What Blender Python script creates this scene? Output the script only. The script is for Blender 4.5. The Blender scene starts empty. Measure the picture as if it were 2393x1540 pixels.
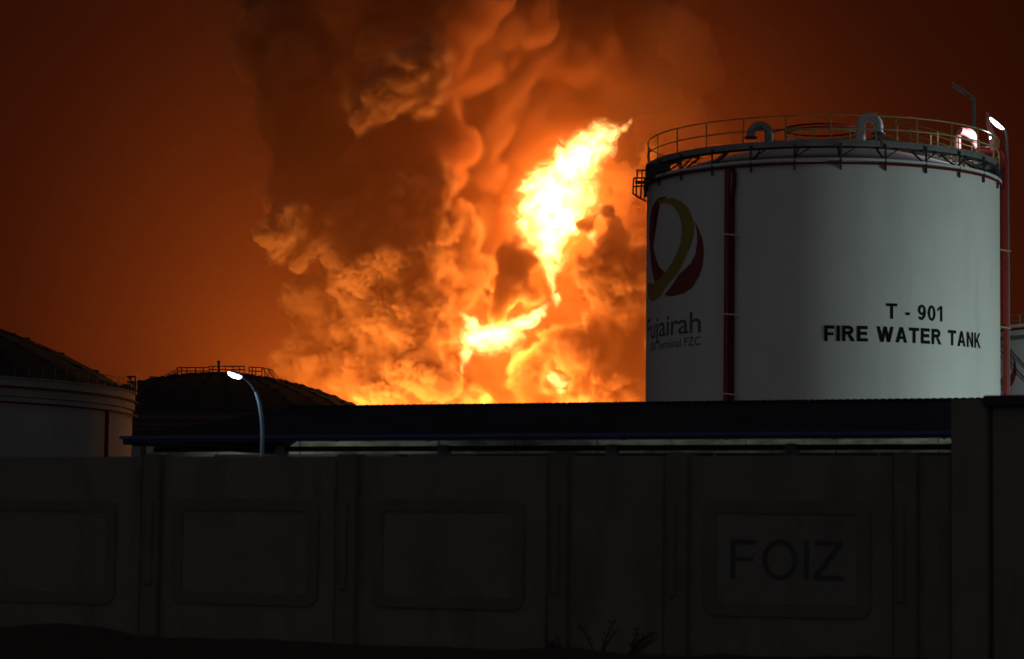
import bpy, bmesh, math, random
from mathutils import Vector, Matrix, noise
import numpy as np

# ------------------------------------------------------------------ camera
scene = bpy.context.scene
C = scene.collection
W, H = 2393.0, 1540.0          # pixel frame used for measuring the photograph
F = 5650.0                     # focal length in those pixels
HORIZON = 1243.0
ROLL = 0.0125
EYE = 1.6
PITCH = math.atan((HORIZON - H/2)/F)

cam_data = bpy.data.cameras.new('camera')
cam = bpy.data.objects.new('camera', cam_data); C.objects.link(cam)
cam_data.sensor_width = 36.0
cam_data.lens = 36.0*F/W
cam_data.clip_start = 0.5
cam_data.clip_end = 6000.0
CAMROT = Matrix.Rotation(math.pi/2 + PITCH, 4, 'X') @ Matrix.Rotation(ROLL, 4, 'Z')
cam.matrix_world = Matrix.Translation((0, 0, EYE)) @ CAMROT
scene.camera = cam
cam_data.dof.use_dof = True
cam_data.dof.focus_distance = 380.0
cam_data.dof.aperture_fstop = 2.8
ROT3 = CAMROT.to_3x3()

def ray(px, py):
    return ROT3 @ Vector(((px - W/2)/F, -(py - H/2)/F, -1.0))

def at(px, py, Y):
    """world point seen at pixel px,py at world distance Y"""
    d = ray(px, py)
    return Vector((0, 0, EYE)) + d*(Y/d.y)

def on_z(px, Y, z):
    """world point seen in pixel column px at distance Y and height z"""
    p = at(px, HORIZON, Y)
    q = at(px, HORIZON - 400, Y)
    t = (z - p.z)/(q.z - p.z)
    return p + (q - p)*t

# ------------------------------------------------------------------ night sky lit by the fire
scene.view_settings.view_transform = 'Standard'
scene.view_settings.look = 'None'
scene.view_settings.exposure = 0.0
scene.view_settings.gamma = 1.0
scene.view_settings.use_curve_mapping = False
world = bpy.data.worlds.new('World'); scene.world = world
world.use_nodes = True
def N(nt, kind, **kw):
    n = nt.nodes.new(kind)
    for k, v in kw.items():
        if isinstance(k, str) and k.startswith('i_'):
            n.inputs[k[2:].replace('_', ' ')].default_value = v
        else:
            setattr(n, k, v)
    return n
def math_node(nt, op, a, b=None, c=None, clamp=False):
    n = nt.nodes.new('ShaderNodeMath'); n.operation = op; n.use_clamp = clamp
    for i, v in enumerate((a, b, c)):
        if v is None: continue
        if isinstance(v, (int, float)): n.inputs[i].default_value = v
        else: nt.links.new(v, n.inputs[i])
    return n.outputs[0]
def ramp(nt, fac, stops, interp='LINEAR'):
    r = nt.nodes.new('ShaderNodeValToRGB'); r.color_ramp.interpolation = interp
    e = r.color_ramp.elements
    while len(e) > 1: e.remove(e[0])
    e[0].position = stops[0][0]; e[0].color = (*stops[0][1], 1)
    for p, c in stops[1:]:
        k = e.new(p); k.color = (*c, 1)
    nt.links.new(fac, r.inputs[0])
    return r.outputs[0]

def build_sky():
    nt = world.node_tree; nt.nodes.clear(); L = nt.links
    out = nt.nodes.new('ShaderNodeOutputWorld')
    bg = nt.nodes.new('ShaderNodeBackground')
    L.new(bg.outputs[0], out.inputs[0])
    tc = nt.nodes.new('ShaderNodeTexCoord')
    # angle from the direction of the fire: the smoky air glows round it and fades away from it
    fire = (at(1080, 1130, 400) - Vector((0, 0, EYE))).normalized()
    dv = nt.nodes.new('ShaderNodeVectorMath'); dv.operation = 'SUBTRACT'
    L.new(tc.outputs['Generated'], dv.inputs[0]); dv.inputs[1].default_value = fire
    sc = nt.nodes.new('ShaderNodeVectorMath'); sc.operation = 'MULTIPLY'
    L.new(dv.outputs[0], sc.inputs[0]); sc.inputs[1].default_value = (1.0, 1.0, 0.9)
    ln = nt.nodes.new('ShaderNodeVectorMath'); ln.operation = 'LENGTH'
    L.new(sc.outputs[0], ln.inputs[0])
    nz = N(nt, 'ShaderNodeTexNoise', i_Scale=6.0, i_Detail=4.0)
    L.new(tc.outputs['Generated'], nz.inputs['Vector'])
    d = math_node(nt, 'ADD', ln.outputs['Value'], math_node(nt, 'MULTIPLY', math_node(nt, 'SUBTRACT', nz.outputs[0], 0.5), 0.05))
    sky = ramp(nt, math_node(nt, 'DIVIDE', d, 2.0), SKY_STOPS)
    L.new(sky, bg.inputs[0])
    bg.inputs[1].default_value = 1.0
def srgb(r, g, b):
    f = lambda v: (v/255/12.92 if v <= 10 else ((v/255+0.055)/1.055)**2.4)
    return (f(r), f(g), f(b))
SKY_STOPS = [(0.0, srgb(150, 60, 19)), (0.03, srgb(118, 41, 12)), (0.05, srgb(93, 30, 8)), (0.075, srgb(74, 23, 7)), (0.10, srgb(59, 18, 5)),
             (0.14, srgb(41, 12, 4)), (0.22, srgb(32, 11, 5)), (0.45, srgb(30, 17, 12)), (0.75, srgb(54, 53, 54)), (1.0, srgb(60, 59, 62))]
build_sky()
# ------------------------------------------------------------------ helpers
def tag(o, label=None, cat=None, group=None, kind=None):
    if label: o['label'] = label
    if cat: o['category'] = cat
    if group: o['group'] = group
    if kind: o['kind'] = kind
    return o

def thing(name, label, cat, loc=(0, 0, 0), group=None):
    o = bpy.data.objects.new(name, None); C.objects.link(o); o.location = loc
    bpy.context.view_layer.update()
    return tag(o, label, cat, group)

def mat(name, col, rough=0.6, metal=0.0, vary=0.15, scale=2.0, bump=0.0, bscale=20.0, spec=0.5, stain=None, stain_scale=(3, 3, 0.25), stain_lo=0.52):
    m = bpy.data.materials.new(name); m.use_nodes = True
    nt = m.node_tree; L = nt.links; b = nt.nodes['Principled BSDF']
    b.inputs['Roughness'].default_value = rough; b.inputs['Metallic'].default_value = metal
    b.inputs['Specular IOR Level'].default_value = spec
    tc = nt.nodes.new('ShaderNodeTexCoord')
    nz = N(nt, 'ShaderNodeTexNoise', i_Scale=scale, i_Detail=6.0, i_Roughness=0.6)
    L.new(tc.outputs['Object'], nz.inputs['Vector'])
    lo = tuple(c*(1-vary) for c in col); hi = tuple(min(1, c*(1+vary)) for c in col)
    out = ramp(nt, nz.outputs[0], [(0.3, lo), (0.7, hi)])
    if stain:
        mp = nt.nodes.new('ShaderNodeMapping'); mp.inputs['Scale'].default_value = stain_scale
        L.new(tc.outputs['Object'], mp.inputs[0])
        n2 = N(nt, 'ShaderNodeTexNoise', i_Scale=1.0, i_Detail=7.0, i_Roughness=0.65)
        L.new(mp.outputs[0], n2.inputs['Vector'])
        f = ramp(nt, n2.outputs[0], [(stain_lo, (0, 0, 0)), (stain_lo+0.2, (1, 1, 1))])
        mx = nt.nodes.new('ShaderNodeMix'); mx.data_type = 'RGBA'
        L.new(f, mx.inputs[0]); L.new(out, mx.inputs[6]); mx.inputs[7].default_value = (*stain, 1)
        out = mx.outputs[2]
    L.new(out, b.inputs['Base Color'])
    if bump:
        n3 = N(nt, 'ShaderNodeTexNoise', i_Scale=bscale, i_Detail=5.0)
        L.new(tc.outputs['Object'], n3.inputs['Vector'])
        bp = nt.nodes.new('ShaderNodeBump'); bp.inputs['Strength'].default_value = bump; bp.inputs['Distance'].default_value = 0.03
        L.new(n3.outputs[0], bp.inputs['Height']); L.new(bp.outputs[0], b.inputs['Normal'])
    return m

def emit(name, col, s):
    m = bpy.data.materials.new(name); m.use_nodes = True
    nt = m.node_tree; nt.nodes.clear()
    o = nt.nodes.new('ShaderNodeOutputMaterial'); e = nt.nodes.new('ShaderNodeEmission')
    e.inputs[0].default_value = (*col, 1); e.inputs[1].default_value = s
    nt.links.new(e.outputs[0], o.inputs[0]); return m

class MB:
    def __init__(self): self.v = []; self.f = []
    def quad(self, *p):
        n = len(self.v); self.v += [tuple(q) for q in p]; self.f.append(tuple(range(n, n+len(p)))); return self
    def box(self, c, ax, ay, az):
        """centre and three half-axis vectors"""
        c = Vector(c); ax = Vector(ax); ay = Vector(ay); az = Vector(az); n = len(self.v)
        for k in (-1, 1):
            for j in (-1, 1):
                for i in (-1, 1): self.v.append(tuple(c + ax*i + ay*j + az*k))
        for q in ((0,2,3,1),(4,5,7,6),(0,1,5,4),(2,6,7,3),(0,4,6,2),(1,3,7,5)): self.f.append(tuple(n+i for i in q))
        return self
    def bar(self, a, b, w, h=None, up=(0, 0, 1)):
        a = Vector(a); b = Vector(b); d = (b-a); l = d.length; d.normalize()
        s = d.cross(Vector(up))
        if s.length < 1e-4: s = d.cross(Vector((0, 1, 0)))
        s.normalize(); t = s.cross(d)
        return self.box((a+b)/2, d*l/2, s*w/2, t*(h or w)/2)
    def tube(self, pts, r, seg=10, cap=True, closed=False):
        pts = [Vector(p) for p in pts]; n0 = len(self.v); m = len(pts)
        rr = r if isinstance(r, (list, tuple)) else [r]*m
        ref = None
        for i, p in enumerate(pts):
            if closed: d = pts[(i+1) % m] - pts[i-1]
            else: d = pts[min(i+1, m-1)] - pts[max(i-1, 0)]
            d.normalize()
            if ref is None:
                ref = d.cross(Vector((0, 0, 1)))
                if ref.length < 0.05: ref = d.cross(Vector((1, 0, 0)))
            ref = (ref - d*ref.dot(d)).normalized(); t = d.cross(ref)
            for k in range(seg):
                a = 2*math.pi*k/seg
                self.v.append(tuple(p + (ref*math.cos(a) + t*math.sin(a))*rr[i]))
        for i in range(m if closed else m-1):
            j = (i+1) % m
            for k in range(seg):
                self.f.append((n0+i*seg+k, n0+i*seg+(k+1) % seg, n0+j*seg+(k+1) % seg, n0+j*seg+k))
        if cap and not closed:
            self.f.append(tuple(n0+k for k in range(seg))[::-1]); self.f.append(tuple(n0+(m-1)*seg+k for k in range(seg)))
        return self
    def lathe(self, c, prof, seg=96, a0=0, a1=2*math.pi):
        """profile of (radius, z) about a vertical axis through c"""
        n0 = len(self.v); full = abs(a1-a0-2*math.pi) < 1e-6; m = seg if full else seg+1
        for r, z in prof:
            for k in range(m):
                a = a0 + (a1-a0)*k/seg
                self.v.append((c[0]+r*math.cos(a), c[1]+r*math.sin(a), z))
        for i in range(len(prof)-1):
            for k in range(seg):
                q = (k+1) % m
                self.f.append((n0+i*m+k, n0+i*m+q, n0+(i+1)*m+q, n0+(i+1)*m+k))
        return self
    def build(self, name, m, parent=None, smooth=False, bevel=0.0):
        me = bpy.data.meshes.new(name)
        off = parent.matrix_world.translation.copy() if parent is not None else Vector((0, 0, 0))
        me.from_pydata([tuple(Vector(v)-off) for v in self.v], [], self.f)
        me.materials.append(m)
        bm = bmesh.new(); bm.from_mesh(me)
        bmesh.ops.recalc_face_normals(bm, faces=bm.faces)
        if bevel:
            bmesh.ops.remove_doubles(bm, verts=bm.verts, dist=1e-5)
            bmesh.ops.bevel(bm, geom=[e for e in bm.edges if len(e.link_faces) == 2 and e.calc_face_angle(0) > 0.6], offset=bevel, segments=2, affect='EDGES')
        bm.to_mesh(me); bm.free()
        if smooth:
            me.polygons.foreach_set('use_smooth', [True]*len(me.polygons))
            me.set_sharp_from_angle(angle=math.radians(40))
        o = bpy.data.objects.new(name, me); C.objects.link(o)
        if parent is not None: o.parent = parent
        return o

def lamp_light(name, kind, loc, power, col, radius, target=None, size=None, blend=0.5, parent=None):
    l = bpy.data.lights.new(name, kind); l.energy = power; l.color = col; l.shadow_soft_size = radius
    if kind == 'SPOT': l.spot_size = math.radians(size); l.spot_blend = blend
    o = bpy.data.objects.new(name, l); C.objects.link(o); o.location = loc
    if target is not None:
        o.rotation_euler = (Vector(target)-Vector(loc)).to_track_quat('-Z', 'Y').to_euler()
    return o

# ------------------------------------------------------------------ materials
M = {}
M['concrete'] = mat('wall_concrete', (0.25, 0.237, 0.195), 0.9, vary=0.12, scale=1.3, bump=0.5, bscale=18, stain=(0.16, 0.15, 0.125), stain_scale=(1.4, 1.4, 0.35))
M['concrete_dark'] = mat('wall_border_paint', (0.195, 0.18, 0.15), 0.85, vary=0.15, scale=2, bump=0.4, bscale=25)
M['pillar'] = mat('pillar_render', (0.20, 0.187, 0.155), 0.9, vary=0.15, scale=1.5, bump=0.5, bscale=18, stain=(0.15, 0.145, 0.13))
M['letters'] = mat('blue_letter_paint', (0.095, 0.098, 0.115), 0.85)
M['soil'] = mat('soil', (0.045, 0.038, 0.03), 0.95, vary=0.4, scale=3, bump=0.8, bscale=9)
M['yard'] = mat('yard_gravel', (0.14, 0.12, 0.10), 0.95, vary=0.3, scale=0.4, bump=0.5, bscale=6)
M['roof'] = mat('dark_blue_sheet', (0.022, 0.026, 0.045), 0.75, vary=0.3, scale=1.0, spec=0.2)
M['fascia'] = mat('blue_fascia', (0.06, 0.095, 0.26), 0.5, vary=0.15, scale=1.5)
M['steel'] = mat('galvanised_steel', (0.30, 0.31, 0.32), 0.5, 0.4, vary=0.2, scale=3)
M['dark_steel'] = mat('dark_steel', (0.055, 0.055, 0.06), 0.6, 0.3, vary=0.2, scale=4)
M['white'] = mat('white_tank_paint', (0.78, 0.79, 0.80), 0.5, vary=0.045, scale=0.5, stain=(0.69, 0.69, 0.67), stain_scale=(0.8, 0.8, 0.10), stain_lo=0.54)
M['white_roof'] = mat('white_roof_paint', (0.66, 0.66, 0.68), 0.5, vary=0.08, scale=1.0)
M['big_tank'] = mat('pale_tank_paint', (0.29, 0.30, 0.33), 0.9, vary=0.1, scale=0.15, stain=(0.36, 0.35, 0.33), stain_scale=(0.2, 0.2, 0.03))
M['big_band'] = mat('pale_tank_band', (0.28, 0.28, 0.27), 0.85, vary=0.1, scale=0.2, spec=.2)
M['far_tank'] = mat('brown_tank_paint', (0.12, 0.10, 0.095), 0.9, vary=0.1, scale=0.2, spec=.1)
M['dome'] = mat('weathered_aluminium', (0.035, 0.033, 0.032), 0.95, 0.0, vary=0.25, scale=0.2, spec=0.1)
M['red'] = mat('red_pipe_paint', (0.27, 0.016, 0.014), 0.45, vary=0.15, scale=2)
M['red_dark'] = mat('dull_red_pipe_paint', (0.14, 0.014, 0.013), 0.8, vary=0.2, scale=1, spec=.15)
M['pink'] = mat('faded_red_paint', (0.42, 0.17, 0.16), 0.6, vary=0.15, scale=2, spec=.2)
M['yellow'] = mat('yellow_rail_paint', (0.33, 0.30, 0.12), 0.5, vary=0.15, scale=3)
M['logo_yellow'] = mat('ochre_logo_paint', (0.38, 0.31, 0.05), 0.5, vary=0.1, scale=1)
M['logo_red'] = mat('maroon_logo_paint', (0.28, 0.035, 0.06), 0.5, vary=0.2, scale=0.8)
M['black'] = mat('black_letter_paint', (0.008, 0.009, 0.010), 0.8, vary=0.2, scale=3, spec=.15)
M['grey_letter'] = mat('grey_letter_paint', (0.13, 0.13, 0.14), 0.55, vary=0.2, scale=3)
M['pole'] = mat('pale_blue_pole_paint', (0.36, 0.52, 0.66), 0.45, vary=0.1, scale=4)
M['pole_dark'] = mat('grey_pole_paint', (0.16, 0.16, 0.17), 0.5, vary=0.1, scale=4)
M['bund'] = mat('pale_bund_concrete', (0.50, 0.50, 0.43), 0.9, vary=0.5, scale=0.9, stain=(0.10, 0.10, 0.08), stain_scale=(0.5, 0.5, 1.6), stain_lo=0.42)
M['lamp'] = emit('lamp_glass_lit', (0.80, 0.88, 1.0), 14.0)
M['weed'] = mat('dry_weed', (0.035, 0.035, 0.02), 0.9, vary=0.3)

# ------------------------------------------------------------------ ground and terrain
def ground():
    bm = bmesh.new()
    nx, ny = 90, 60
    X = [-1400 + 2800*(i/nx) for i in range(nx+1)]
    Y = [-60 + 60*((j/ny)**2.4)*56 for j in range(ny+1)]
    vs = [[bm.verts.new((x, y, 0)) for x in X] for y in Y]
    for j in range(ny):
        for i in range(nx): bm.faces.new((vs[j][i], vs[j][i+1], vs[j+1][i+1], vs[j+1][i]))
    me = bpy.data.meshes.new('ground'); bm.to_mesh(me); bm.free(); me.materials.append(M['yard'])
    o = bpy.data.objects.new('ground', me); C.objects.link(o); tag(o, kind='structure')
ground()

def wall_y(x): return 33.0 - 0.44*x
WU = Vector((1, -0.44, 0)).normalized()         # along the wall
WN = Vector((-WU.y, WU.x, 0))*-1                # towards the camera
if WN.y > 0: WN = -WN

def on_wall(px, z=0.0, off=0.0):
    """point of the wall plane seen in pixel column px, at height z, off metres towards the camera"""
    d = ray(px, HORIZON)
    x0 = WN*off + Vector((0, 33.0, 0))
    t = (x0.dot(WN))/(Vector((d.x, d.y, 0)).dot(WN))
    return Vector((d.x*t, d.y*t, z))

def soil_berm():
    # uneven bank of soil along the foot of the wall
    prof = [(-900, 1450), (-200, 1452), (0, 1462), (90, 1457), (150, 1459), (220, 1466), (300, 1484), (380, 1492), (480, 1496), (640, 1501), (800, 1508), (1000, 1515), (1200, 1521), (1600, 1533), (2000, 1540), (2500, 1548), (3200, 1560)]
    bm = bmesh.new(); rows = []
    pxs = [-900 + 4100*i/420 for i in range(421)]
    yd = [24, 26, 27.5, 28.2, 28.8, 29.6, 30.6, 31.6]
    for yy in yd:
        row = []
        for px in pxs:
            for (x0, y0), (x1, y1) in zip(prof, prof[1:]):
                if x0 <= px <= x1: py = y0 + (y1-y0)*(px-x0)/(x1-x0); break
            base = on_wall(px); Y = base.y*yy/33.0
            q = at(px, py, base.y*28.5/33.0); hgt = max(q.z, 0.05)
            k = math.exp(-((yy-28.5)/1.5)**2)
            p = at(px, HORIZON, Y)
            n = noise.noise(Vector((p.x*0.9, p.y*0.9, 0)))*0.05 + noise.noise(Vector((p.x*3.1, p.y*3.1, 4)))*0.02
            row.append(bm.verts.new((p.x, Y, max(hgt*k + n*k*1.2, 0.0) + 0.008)))
        rows.append(row)
    for a, b in zip(rows, rows[1:]):
        for i in range(len(a)-1): bm.faces.new((a[i], a[i+1], b[i+1], b[i]))
    me = bpy.data.meshes.new('soil_bank'); bm.to_mesh(me); bm.free(); me.materials.append(M['soil'])
    me.polygons.foreach_set('use_smooth', [True]*len(me.polygons))
    o = bpy.data.objects.new('soil_bank', me); C.objects.link(o); tag(o, kind='structure')
soil_berm()

# ------------------------------------------------------------------ boundary wall
def rounded(w, h, r, seg=6):
    pts = []
    for cx, cy, a0 in ((w/2-r, h/2-r, 0), (-w/2+r, h/2-r, 90), (-w/2+r, -h/2+r, 180), (w/2-r, -h/2+r, 270)):
        for k in range(seg+1):
            a = math.radians(a0 + 90*k/seg); pts.append((cx+r*math.cos(a), cy+r*math.sin(a)))
    return pts

def flat_text(txt, size, thick=0.0, spacing=1.0):
    """triangles of a word in its own plane: centred in x, baseline at y 0, cap height = size"""
    cu = bpy.data.curves.new('lettering', 'FONT'); cu.body = txt; cu.size = 1.0; cu.offset = thick; cu.space_character = spacing
    cu.resolution_u = 4
    ob = bpy.data.objects.new('lettering', cu); C.objects.link(ob)
    bpy.context.view_layer.update()
    me = bpy.data.meshes.new_from_object(ob.evaluated_get(bpy.context.evaluated_depsgraph_get()))
    bpy.data.objects.remove(ob); bpy.data.curves.remove(cu)
    V = np.array([v.co[:] for v in me.vertices]); Fc = [tuple(p.vertices) for p in me.polygons]
    bpy.data.meshes.remove(me)
    V /= 0.73
    V[:, 0] -= (V[:, 0].min()+V[:, 0].max())/2
    return V*size, Fc

def ellipse_arc(cx, cy, rx, ry, a0, a1, n=20):
    return [(cx+rx*math.cos(math.radians(a0+(a1-a0)*k/n)), cy+ry*math.sin(math.radians(a0+(a1-a0)*k/n))) for k in range(n+1)]
def band(outer, inner):
    return [(outer[i], outer[i+1], inner[i+1], inner[i]) for i in range(len(outer)-1)]
def glyph(ch, t):
    """grotesque capital as butted polygons, cap height 1, stroke t; returns polygons and width"""
    R = lambda x0, y0, x1, y1: ((x0, y0), (x1, y0), (x1, y1), (x0, y1)); h = t*.92
    if ch == 'F': return [R(0,0,t,1), R(t,1-h,.66,1), R(t,.56-h*.9,.60,.56)], .66
    if ch == 'E': return [R(0,0,t,1), R(t,1-h,.70,1), R(t,.5-h/2+.02,.66,.5+h/2+.02), R(t,0,.72,h)], .72
    if ch == 'I': return [R(0,0,t,1)], t
    if ch == 'T': return [R(0,1-h,.76,1), R(.38-t/2,0,.38+t/2,1-h)], .76
    if ch == 'Z': return [R(.02,1-h,.74,1), R(0,0,.76,h), ((0,h),(t*1.25,h),(.74,1-h),(.74-t*1.25,1-h))], .76
    if ch == 'A': return [((0,0),(t*1.08,0),(.42+t*.52,1),(.42-t*.52,1)), ((.84-t*1.08,0),(.84,0),(.42+t*.52,1),(.42+t*.02,.86)), R(.24,.22,.60,.22+h*.85)], .84
    if ch == 'N': return [R(0,0,t,1), R(.76-t,0,.76,1), ((t,.99),(t,.62),(.76-t,.01),(.76-t,.38))], .76
    if ch == 'W':
        w = 1.16; q = t*.98
        return [((.24,0),(.24+q,0),(q*1.02,1),(0,1)), ((.24+q*.1,0),(.24+q*1.05,0),(.58+q*.46,1),(.58-q*.5,1)), ((w-.24-q,0),(w-.24,0),(.58+q*.5,1),(.58-q*.46,1)), ((w-.24-q,0),(w-.24,0),(w,1),(w-q*1.02,1))], w
    if ch == 'K': return [R(0,0,t,1), ((t,.30),(t,.56),(.56,1),(.80,1)), ((.26,.50),(.44,.64),(.84,0),(.60,0))], .84
    if ch == 'R':
        o = ellipse_arc(.46,.72,.28,.28,-90,90); i = ellipse_arc(.46,.72,.28-t*.95,.28-h,-90,90)
        return [R(0,0,t,1), R(t,1-h,.46,1), R(t,.44,.46,.44+h)] + band(o, i) + [((.36,.44),(.58,.44),(.84,0),(.58,0))], .84
    if ch == 'O': return band(ellipse_arc(.48,.5,.48,.52,0,360,40), ellipse_arc(.48,.5,.48-t,.52-t,0,360,40)), .96
    if ch == '0': return band(ellipse_arc(.32,.5,.32,.51,0,360,32), ellipse_arc(.32,.5,.32-t,.51-t*.85,0,360,32)), .64
    if ch == '9': return band(ellipse_arc(.31,.67,.31,.34,0,360,32), ellipse_arc(.31,.67,.31-t,.34-t*.8,0,360,32)) + band(ellipse_arc(.20,.56,.43,.57,5,-78,16), ellipse_arc(.20,.56,.43-t,.57-t*.85,5,-80,16)) + [((.03,.22),(.22,.24),(.24,.14),(.28,0),(.10,.06))], .63
    if ch == '1': return [R(.24,0,.24+t,1), ((.24,1),(.24,.82),(0,.62),(0,.80),(.14,.90))], .24+t
    if ch == '-': return [R(0,.28,.32,.28+h)], .32
    return [], .32
def block_text(txt, size, t=.2, gap=.11):
    V = []; Fc = []; x = 0
    for ch in txt:
        ps, w = glyph(ch, t)
        for p in ps:
            n = len(V); V += [(a+x, b, 0) for a, b in p]; Fc.append(tuple(range(n, n+len(p))))
        x += w+gap
    V = np.array(V, float); V[:, 0] -= (V[:, 0].min()+V[:, 0].max())/2
    return V*size, Fc

WALL_T = 2.63
def boundary_wall():
    w = thing('boundary_wall', 'long low concrete boundary wall with framed panels and pillars in front of the shed', 'wall', on_wall(1200))
    piers = [(-640, -595), (-130, -88), (330, 370), (785, 830), (1280, 1325), (1553, 1605), (2088, 2142)]
    def slab(pa, pb, z0, z1, off, th, name, m, bevel=0.012):
        a = on_wall(pa, 0, off); b = on_wall(pb, 0, off)
        mb = MB(); c = (a+b)/2 - WN*th/2
        mb.box(Vector((c.x, c.y, (z0+z1)/2)), (b-a)/2, WN*th/2, Vector((0, 0, (z1-z0)/2)))
        return mb.build(name, m, w, bevel=bevel)
    for a, b in piers:
        p = slab(a, b, 0, WALL_T+0.03, 0.10, 0.34, 'pillar', M['pillar'])
        q = slab(a+8, a+24, 0.78, 1.98, 0.128, 0.03, 'pillar_stripe', M['pillar'], 0.006)
        bpy.context.view_layer.update(); mw = q.matrix_world.copy(); q.parent = p; q.matrix_world = mw
        slab(b-2, b+6, 0, WALL_T-0.01, 0.02, 0.05, 'dark_strip', M['concrete_dark'], 0)  # dark strip paints the shadow line down the pillar's right side
    edges = [-1400] + [x for p in piers for x in p] + [2222]
    for k in range(0, len(edges), 2):
        a, b = edges[k], edges[k+1]
        slab(a, b, 0, WALL_T, 0.0, 0.15, 'wall_panel', M['concrete'])
    # rounded frames with a flat field inside
    frames = [(-470, 272, 1166, 1400, 0), (-1100, -700, 1166, 1390, 0), (405, 745, 1166, 1411, 0), (872, 1226, 1167, 1420, 0), (1645, 2035, 1170, 1440, 1)]
    for a, b, t, bt, word in frames:
        pa, pb = on_wall(a), on_wall(b); c = (pa+pb)/2; wd = (pb-pa).length
        pc = (a+b)/2; hy = HORIZON + ROLL*(pc-W/2)
        z1 = EYE + (hy-t)/F*c.y; z0 = EYE + (hy-bt)/F*c.y
        h = z1-z0; bw = 0.17
        outer = rounded(wd, h, 0.17); inner = rounded(wd-2*bw, h-2*bw, 0.05)
        mb = MB(); n = len(outer); cc = Vector((c.x, c.y, (z0+z1)/2))
        def P(q, off): return cc + WU*q[0] + Vector((0, 0, q[1])) + WN*off
        for i in range(n):
            j = (i+1) % n
            mb.quad(P(outer[i], .028), P(outer[j], .028), P(inner[j], .028), P(inner[i], .028))
            mb.quad(P(outer[i], .001), P(outer[j], .001), P(outer[j], .028), P(outer[i], .028))
            mb.quad(P(inner[i], .012), P(inner[j], .012), P(inner[j], .028), P(inner[i], .028))
        fr = mb.build('panel_border', M['concrete_dark'], w)
        mb = MB(); mb.quad(*[P(q, .012) for q in inner]); mb.build('panel_field', M['concrete'], w)
        if word:
            l0, l1 = on_wall(1708), on_wall(1972); lw = (l1-l0).length; lc = (l0+l1)/2
            hy = HORIZON + ROLL*(1840-W/2)
            zb = EYE + (hy-1354)/F*lc.y; zt = EYE + (hy-1262)/F*lc.y
            x = 0.0; adv = [('F', 0.0, 0.225), ('O', 0.285, 0.60), ('I', 0.655, 0.70), ('Z', 0.735, 1.0)]
            for ch, u0, u1 in adv:
                V, Fc = block_text(ch, zt-zb, .135)
                sx = lw*(u1-u0)/(V[:, 0].max()-V[:, 0].min())
                V[:, 0] = (V[:, 0]-V[:, 0].min())*sx + lw*(u0-0.5)
                mb = MB(); o0 = Vector((lc.x, lc.y, zb)) + WN*0.016
                mb.v = [tuple(o0 + WU*v[0] + Vector((0, 0, v[1]))) for v in V]; mb.f = Fc
                mb.build('letter', M['letters'], w)
boundary_wall()

def gate_block():
    g = thing('gate_wall', 'taller plain concrete wall section at the right end with a dark joint', 'wall', on_wall(2300))
    for a, b, zt, off, nm, m in ((2222, 2309, 3.33, 0.16, 'pillar', M['concrete']), (2319, 3600, 3.24, 0.10, 'wall_panel', M['concrete']), (2309, 2319, 3.26, 0.03, 'dark_strip', M['concrete_dark'])):
        pa, pb = on_wall(a, 0, off), on_wall(b, 0, off); c = (pa+pb)/2 - WN*0.2
        MB().box((c.x, c.y, zt/2), (pb-pa)/2, WN*0.2, (0, 0, zt/2)).build(nm, m, g, bevel=0.02 if nm != 'dark_strip' else 0)
    pa, pb = on_wall(2296, 0, 0.22), on_wall(2420, 0, 0.22); c = (pa+pb)/2 - WN*0.25
    MB().box((c.x, c.y, 3.31), (pb-pa)/2, WN*0.25, (0, 0, 0.065)).build('coping', M['dark_steel'], g, bevel=0.02)
gate_block()

def weed(px, hgt, n, label, seed, lean=0.0):
    r = random.Random(seed); b = on_wall(px, 0.10, 1.9)
    o = thing('weed', label, 'weed', b, 'weeds along the foot of the wall')
    for i in range(n):
        a = r.uniform(0, 6.28); l = hgt*r.uniform(0.6, 1.0); pts = []; p = Vector(b) + Vector((r.uniform(-.08, .08), r.uniform(-.05, .05), -0.05))
        d = Vector((math.cos(a)*0.25+lean, math.sin(a)*0.2, 1)).normalized()
        for k in range(7):
            pts.append(p.copy()); p = p + d*l/6; d = (d + Vector((math.cos(a)*0.10+lean*0.25, 0, -0.05))).normalized()
        mb = MB(); mb.tube(pts, [0.010*(1-k/7)+0.003 for k in range(7)], 5)
        for k in range(2, 6):
            for s in (-1, 1):
                q = pts[k]; t = q + Vector((s*r.uniform(.02, .06), r.uniform(-.02, .02), r.uniform(.03, .08)))
                mb.quad(q, (q+t)/2 + Vector((0, 0, .015)), t, (q+t)/2 - Vector((0, 0, .015)))
        mb.build('stem', M['weed'], o)
weed(1400, 0.58, 3, 'tall upright dark weed standing before the wall', 1)
weed(1478, 0.55, 6, 'leaning branched weed growing before the narrow wall panel', 2, 0.35)
weed(1300, 0.24, 6, 'low arching weed at the foot of the middle pillar', 3, -0.25)

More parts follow.
